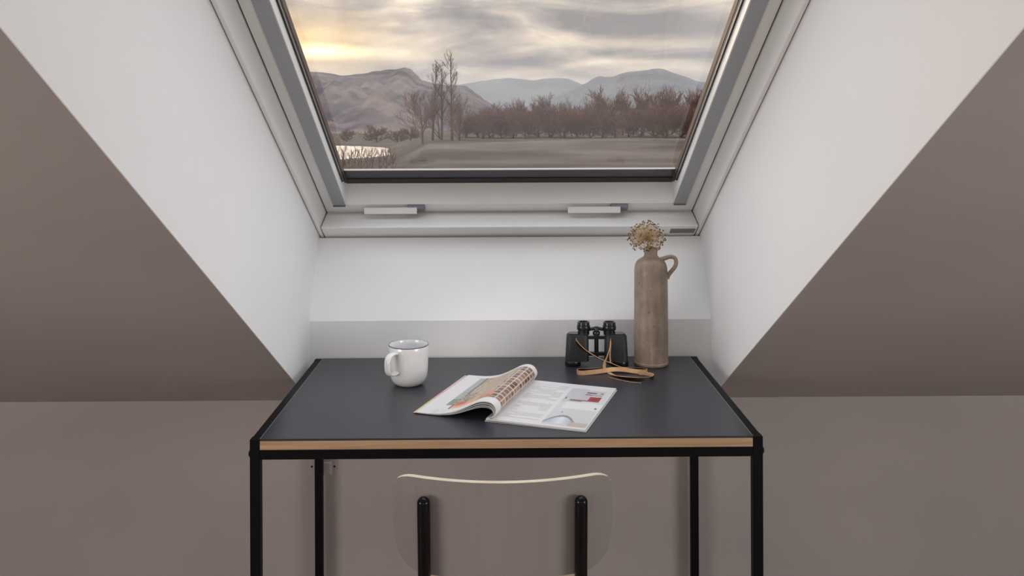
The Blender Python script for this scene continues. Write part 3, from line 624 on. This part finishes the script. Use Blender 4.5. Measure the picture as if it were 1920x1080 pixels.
# right half: block of pages lying flat with the printed top page
RN = [(0.0, 0.0058), (-0.012, 0.0064), (-0.05, 0.0060), (-0.12, 0.0053), (-0.2085, 0.0050)]
right = sheet('right_page', RN, 0.0004, print_right, 'printed_page', 130, 170)
right['label'] = 'right page printed with a text column and a photograph'
sheet('page_block', [(0.0015, 0.0053), (-0.012, 0.0058), (-0.05, 0.0054), (-0.12, 0.0047), (-0.2070, 0.0044)], 0.0030, None, 'paper', 30, 4)
sheet('cover', [(0.004, 0.0008), (-0.05, 0.0008), (-0.12, 0.0008), (-0.2100, 0.0010)], 0.0006, None, 'paper', 30, 4)

# ------------------------------------------------------------------ wall fitting behind the left rear leg
wf = tag(empty('wall_bracket', (-0.484, YR, 0.445)), 'small wall bracket with two screws behind the rear left table leg', 'bracket')
MB().box(-0.519, -0.449, YR - 0.003, YR, 0.425, 0.466).build('plate', 'taupe_paint', wf, bevel=0.001)
for x in (-0.5145, -0.4545): MB().lathe([(0.0, 0.0025), (0.0022, 0.002), (0.003, 0.0), (0.0, 0.0)], n=14, T=lambda a, b, c, x=x: (x + a, YR - 0.003 - c, 0.4455 + b)).build('screw', 'rubber_black', wf, smooth=50)
MB().box(-0.482, -0.459, YR - 0.016, YR - 0.003, 0.428, 0.460).build('clip', 'taupe_paint', wf, bevel=0.002)
MB().box(-0.480, -0.461, YR - 0.018, YR - 0.004, 0.460, 0.4625).build('clip_cap', 'fitting_clear', wf, bevel=0.0005)

# ------------------------------------------------------------------ landscape
GZ = -4.7
def smooth(a, b, x): t_ = min(1, max(0, (x - a) / (b - a))); return t_ * t_ * (3 - 2 * t_)
def gz_at(x, y):
    p_ = 960 + FPX * (x / max(y, 1) + YAW); k = smooth(730, 800, p_)
    r_ = -2.6 + (min(max(y, 20), 200) - 80) * 0.0125 + max(0, min(y, 900) - 200) * -0.002
    return GZ + (r_ - GZ) * k * smooth(15, 60, y)
def ground_px(x, y):
    d = ray(x, y); return CAM + d * ((GZ - CAM.z) / d.z)
random.seed(11)
def fbm(x, y, s):
    return sum(sin(x * f * 1.7 + y * f * 0.9 + s * (k + 1) * 1.3 + 2 * sin(y * f * 0.7 + s)) / (k + 1.6) for k, f in enumerate((1.0, 2.3, 4.9, 9.7)))
def hill(name, prof, Y, depth, m, lab, seed, nx=150, ny=30, rough=1.0):
    xs = [p[0] for p in prof]; mb = MB(); vs = []; fs = []
    for i in range(nx + 1):
        px = xs[0] + (xs[-1] - xs[0]) * i / nx
        k = max(j for j in range(len(prof)) if prof[j][0] <= px + 1e-6); k = min(k, len(prof) - 2)
        f_ = (px - prof[k][0]) / (prof[k + 1][0] - prof[k][0]); f_ = f_ * f_ * (3 - 2 * f_) * 0.5 + f_ * 0.5
        py = prof[k][1] + (prof[k + 1][1] - prof[k][1]) * f_ + fbm(px * 0.03, 0, seed) * 0.8 * rough
        P = at_depth(px, py, Y)
        for j in range(ny + 1):
            s = j / ny * 1.5 - 1.0            # -1 foot, 0 ridge, .5 behind
            yy = Y + depth * s; hgt = P.z - GZ
            q = (1 - abs(s)) if s < 0 else (1 - s * 1.8)
            base = q ** 1.15 if q > 0 else 0
            zz = GZ - 1 + hgt * base + (fbm(P.x / Y * 30, s * 6, seed + 2) * hgt * 0.085 * rough * (4 * abs(s) * (1 - abs(s))) if s < 0 else 0)
            xx = P.x * (yy / Y) if s < 0 else P.x
            vs.append((xx * 0.35 + P.x * 0.65, yy, zz))
    for i in range(nx):
        for j in range(ny): a = i * (ny + 1) + j; fs.append((a, a + ny + 1, a + ny + 2, a + 1))
    mb.add(vs, fs); o = mb.build(name, m, smooth=180); tag(o, lab, 'hill', kind='structure'); return o
hill('fell', [(120, 175), (300, 150), (420, 158), (520, 138), (580, 133), (612, 135), (645, 142), (680, 137), (705, 132), (730, 128.5), (748, 129), (757, 126.5), (768, 128), (780, 138), (792, 150), (810, 155), (835, 157), (858, 159), (872, 160), (884, 167), (896, 177), (910, 188), (930, 200), (960, 214), (1000, 228)],
     1700, 1000, 'fell', 'brown rounded fell with a steep right shoulder behind the tall bare trees', 1.0, 220, 60, 1.3)
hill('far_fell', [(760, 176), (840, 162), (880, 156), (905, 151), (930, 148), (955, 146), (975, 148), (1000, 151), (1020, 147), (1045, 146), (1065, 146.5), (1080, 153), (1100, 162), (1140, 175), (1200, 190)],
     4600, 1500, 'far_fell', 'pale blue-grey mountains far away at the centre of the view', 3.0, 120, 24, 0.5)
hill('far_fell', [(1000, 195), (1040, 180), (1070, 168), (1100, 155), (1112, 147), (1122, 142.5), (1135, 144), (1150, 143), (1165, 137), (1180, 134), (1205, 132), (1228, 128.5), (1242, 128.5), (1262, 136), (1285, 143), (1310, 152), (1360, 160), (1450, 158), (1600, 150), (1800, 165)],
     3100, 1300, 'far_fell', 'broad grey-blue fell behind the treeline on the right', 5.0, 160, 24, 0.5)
mb = MB(); gx, gy = 120, 90
for i in range(gx + 1):
    for j in range(gy + 1):
        y = 12 + (7000 - 12) * (j / gy) ** 3; x = (-1 + 2 * i / gx) * (60 + y * 0.9); mb.v.append((x, y, gz_at(x, y) + fbm(x * 0.02, y * 0.02, 4) * min(0.12, y * 0.001)))
for i in range(gx):
    for j in range(gy): a = i * (gy + 1) + j; mb.f.append((a, a + gy + 1, a + gy + 2, a + 1)); mb.mi.append(0)
tag(mb.build('ground', 'meadow', smooth=180), 'brown winter meadow below the hills', 'ground', kind='structure')
lk = [ground_px(x, y) for x, y in ((420, 306), (640, 302), (690, 299), (722, 296), (740, 291), (738, 284), (722, 279.5), (690, 277), (640, 275.5), (560, 275), (420, 275))]
tag(MB().add([(p.x, p.y, GZ + 0.35) for p in lk] + [(p.x, p.y, GZ - 0.5) for p in lk], [tuple(range(len(lk)))] + [(i, len(lk) + i, len(lk) + (i + 1) % len(lk), (i + 1) % len(lk)) for i in range(len(lk))]).build('lake', 'water'), 'pale lake shining between the saplings at the lower left of the window', 'lake')

def tree_parts(seed, H, spread, levels, trunk_r, first=0.25, nb=9, up=0.55, twig=0.035, stem=1.0, l0=(0.45, 0.25), sub=0.62, bend=0.07):
    rng = random.Random(seed); tr = MB(); bw = MB()
    def branch(p, d, L, r, lev):
        n_ = 5 if lev == 0 else 4 if lev == 1 else 3; pts = [p]; rs = [r]; dd = d
        for k in range(n_):
            dd = (dd + V((rng.uniform(-1, 1), rng.uniform(-1, 1), rng.uniform(-.4, .9))) * (bend if lev == 0 else 0.20)).normalized()
            pts.append(pts[-1] + dd * (L / n_)); rs.append(max(twig * 0.6, r * (1 - 0.8 * (k + 1) / n_)))
        (tr if lev == 0 else bw).tube(pts, rs, 6 if lev == 0 else 3, False)
        if lev >= levels: return
        cnt = nb if lev == 0 else max(4, int(nb * (sub if lev == 1 else sub * 0.8)))
        for c in range(cnt):
            f_ = first + (1 - first) * (c + rng.random()) / cnt if lev == 0 else 0.2 + 0.8 * (c + rng.random()) / cnt
            k = min(int(f_ * n_), n_ - 1); q = pts[k].lerp(pts[k + 1], f_ * n_ - k); dl = (pts[k + 1] - pts[k]).normalized()
            a = rng.uniform(0, 2 * pi); s, u_ = frame_of(dl); side = s * cos(a) + u_ * sin(a)
            nd = (dl * up + side * (1.0 if lev == 0 else 0.75) * spread + V((0, 0, 0.25))).normalized()
            LL = H * (l0[0] + (l0[1] - l0[0]) * f_) * rng.uniform(.75, 1.15) if lev == 0 else L * rng.uniform(0.36, 0.58); branch(q, nd, LL, max(twig, rs[k] * 0.5), lev + 1)
    branch(V((0, 0, -0.3)), V((0, 0, 1)), H * stem, trunk_r, 0)
    k = H / max(v[2] for v in tr.v + bw.v)
    for m_ in (tr, bw): m_.v = [(x * k, y * k, z * k) for x, y, z in m_.v]
    return tr, bw
def tree(name, loc, seed, lab, cat='tree', group=None, bm='twigs', **kw):
    tr, bw = tree_parts(seed, **kw); r = tag(empty(name, loc), lab, cat, group)
    tr.build('trunk', 'bark', r, local=True); bw.build('branches', bm, r, local=True); return r
def clone(src, loc, scale, rz, lab, group=None):
    r = src.copy(); COL.objects.link(r); r.location = loc; r.scale = scale; r.rotation_euler = (0, 0, rz); r['label'] = lab
    if group: r['group'] = group
    for c in list(src.children): k = c.copy(); COL.objects.link(k); k.parent = r
    return r
def base_at(x, dist):
    d = ray(x, CYPX); k = dist / d.y; return V((d.x * k, dist, gz_at(d.x * k, dist)))
def top_h(x, y, dist): p_ = at_depth(x, y, dist); return p_.z - gz_at(p_.x, dist)
# three tall slim trees and their bushy neighbours
D = 170.0
for i, (x, y, dd, lab, sd__) in enumerate([(848, 92, 168, 'tallest bare tree, right of the close group of three', 21), (811, 112, 170, 'slim bare tree at the left of the close group of three', 22), (828, 116, 173, 'slim bare tree in the middle of the close group of three', 23)]):
    h = top_h(x, y, dd); tree('bare_tree', base_at(x, dd), sd__, lab, 'tree', 'tall bare trees in front of the fell', bm='bark', H=h, spread=0.72, levels=3, trunk_r=0.30, first=0.22, nb=24, up=0.8, twig=0.021, stem=1.0, l0=(0.25, 0.10), sub=0.26, bend=0.035)
for i, (x, y, dd, lab) in enumerate([(792, 162, 160, 'bushy bare tree leaning out left of the tall trees'), (862, 178, 166, 'bushy bare tree at the foot of the tallest tree'), (905, 196, 185, 'low bare tree between the tall trees and the treeline'), (824, 172, 182, 'bushy bare tree showing between the three tall stems')]):
    h = top_h(x, y, dd); tree('bushy_bare_tree', base_at(x, dd), 40 + i, lab, 'tree', 'bushy bare trees around the tall trees', H=h, spread=0.85, levels=3, trunk_r=0.24, first=0.05, nb=17, up=0.7, twig=0.030, stem=0.8, l0=(0.72, 0.3), sub=0.5)
# the treeline on the right
var = []
ORD = ['first', 'second', 'third', 'fourth', 'fifth', 'sixth', 'seventh', 'eighth', 'ninth', 'tenth', 'eleventh', 'twelfth', 'thirteenth', 'fourteenth', 'fifteenth', 'sixteenth', 'seventeenth', 'eighteenth', 'nineteenth', 'twentieth', 'twenty-first', 'twenty-second']
line = [(925, 186), (948, 182), (968, 184), (990, 179), (1008, 176), (1030, 170), (1050, 178), (1072, 188), (1094, 184), (1112, 176), (1132, 156), (1148, 162), (1168, 178), (1188, 162), (1206, 158), (1224, 160), (1243, 157), (1260, 156), (1280, 164), (1300, 160), (1330, 158), (1370, 166)]
rng = random.Random(3)
for i, (x, y) in enumerate(line):
    dd = 205 + rng.uniform(-14, 14); h = top_h(x, y, dd); lab = 'bare brown tree, %s from the left in the long treeline' % ORD[i]
    k = i % 5
    if i < 5:
        t_ = tree('bare_tree', base_at(x, dd), 60 + i, lab, 'tree', 'treeline at the meadow edge', bm=('twigs', 'twigs_red')[i % 2], H=10.0, spread=(0.8, 1.0, 0.7, 0.9, 0.85)[i], levels=3, trunk_r=0.24, first=0.15, nb=16, up=(0.8, 0.7, 1.0, 0.8, 0.9)[i], twig=0.034, stem=0.62, l0=(0.42, 0.40), sub=0.6)
        t_.scale = (h / 10.0,) * 3; var.append(t_)
    else: clone(var[k], base_at(x, dd), (h / 10.0 * rng.uniform(.9, 1.15), h / 10.0, h / 10.0), rng.uniform(0, 6.28), lab)
# thicket at the foot of the treeline
thick = [(874, 214), (896, 206), (918, 202), (940, 204), (963, 198), (986, 200), (1010, 196), (1034, 200), (1058, 202), (1082, 204), (1106, 200), (1130, 198), (1154, 202), (1178, 200), (1202, 196), (1226, 194), (1250, 196), (1275, 192), (1300, 196), (1325, 196)]
src = None
for i, (x, y) in enumerate(thick):
    dd = 188 + rng.uniform(-6, 6); h = top_h(x, y, dd); lab = 'low brown thicket bush, %s from the left below the treeline' % ORD[i]
    if i == 0: src = tree('thicket_bush', base_at(x, dd), 90, lab, 'bush', 'thicket along the meadow edge', bm='twigs_red', H=4.0, spread=1.3, levels=3, trunk_r=0.12, first=0.02, nb=19, up=0.7, twig=0.026, stem=0.6, l0=(0.75, 0.4)); src.scale = (h / 4.0 * 0.9, h / 4.0, h / 4.0)
    else: clone(src, base_at(x, dd), (h / 4.0 * 0.95, h / 4.0, h / 4.0), rng.uniform(0, 6.28), lab)
# saplings in front of the lake
src = None
for i, (x, y) in enumerate([(632, 274), (643, 268), (655, 276), (665, 272), (677, 268), (688, 275), (699, 270), (712, 273), (724, 269), (736, 275)]):
    dd = 112 + rng.uniform(-5, 5); h = top_h(x, y, dd); lab = 'thin bare sapling in front of the lake, %s from the left' % ORD[i]
    if i == 0: src = tree('sapling', base_at(x, dd), 120, lab, 'tree', 'saplings in front of the lake', H=2.6, spread=0.7, levels=2, trunk_r=0.045, first=0.2, nb=14, up=0.9, twig=0.015, stem=0.85); src.scale = (h / 2.6,) * 3
    else: clone(src, base_at(x, dd), (h / 2.6,) * 3, rng.uniform(0, 6.28), lab)
# bushes scattered on the slope left of the tall trees
src = None
for i, (x, y, dd) in enumerate([(706, 232, 330), (650, 240, 350), (745, 240, 300), (770, 236, 250), (610, 238, 340)]):
    h = top_h(x, y, dd); lab = 'round leafless bush on the slope, %s' % ('with a pale top left of the tall trees', 'near the left frame above the lake', 'close left of the bushy tree', 'just under the bushy tree', 'at the far left edge of the pane')[i]
    if i == 0: src = tree('slope_bush', base_at(x, dd), 140, lab, 'bush', 'bushes on the slope', bm='twigs_red', H=4.0, spread=1.2, levels=3, trunk_r=0.15, first=0.05, nb=14, up=0.7, twig=0.05, stem=0.6, l0=(0.6, 0.4)); src.scale = (h / 4.0 * 1.4, h / 4.0, h / 4.0)
    else: clone(src, base_at(x, dd), (h / 4.0 * 1.5, h / 4.0, h / 4.0), i * 1.3, lab)
# haze over the valley
tag(MB().box(-4500, 4500, 240, 6200, GZ - 0.5, 330).build('haze', 'haze'), 'thin pale haze hanging over the valley and the fells', 'haze', kind='stuff')
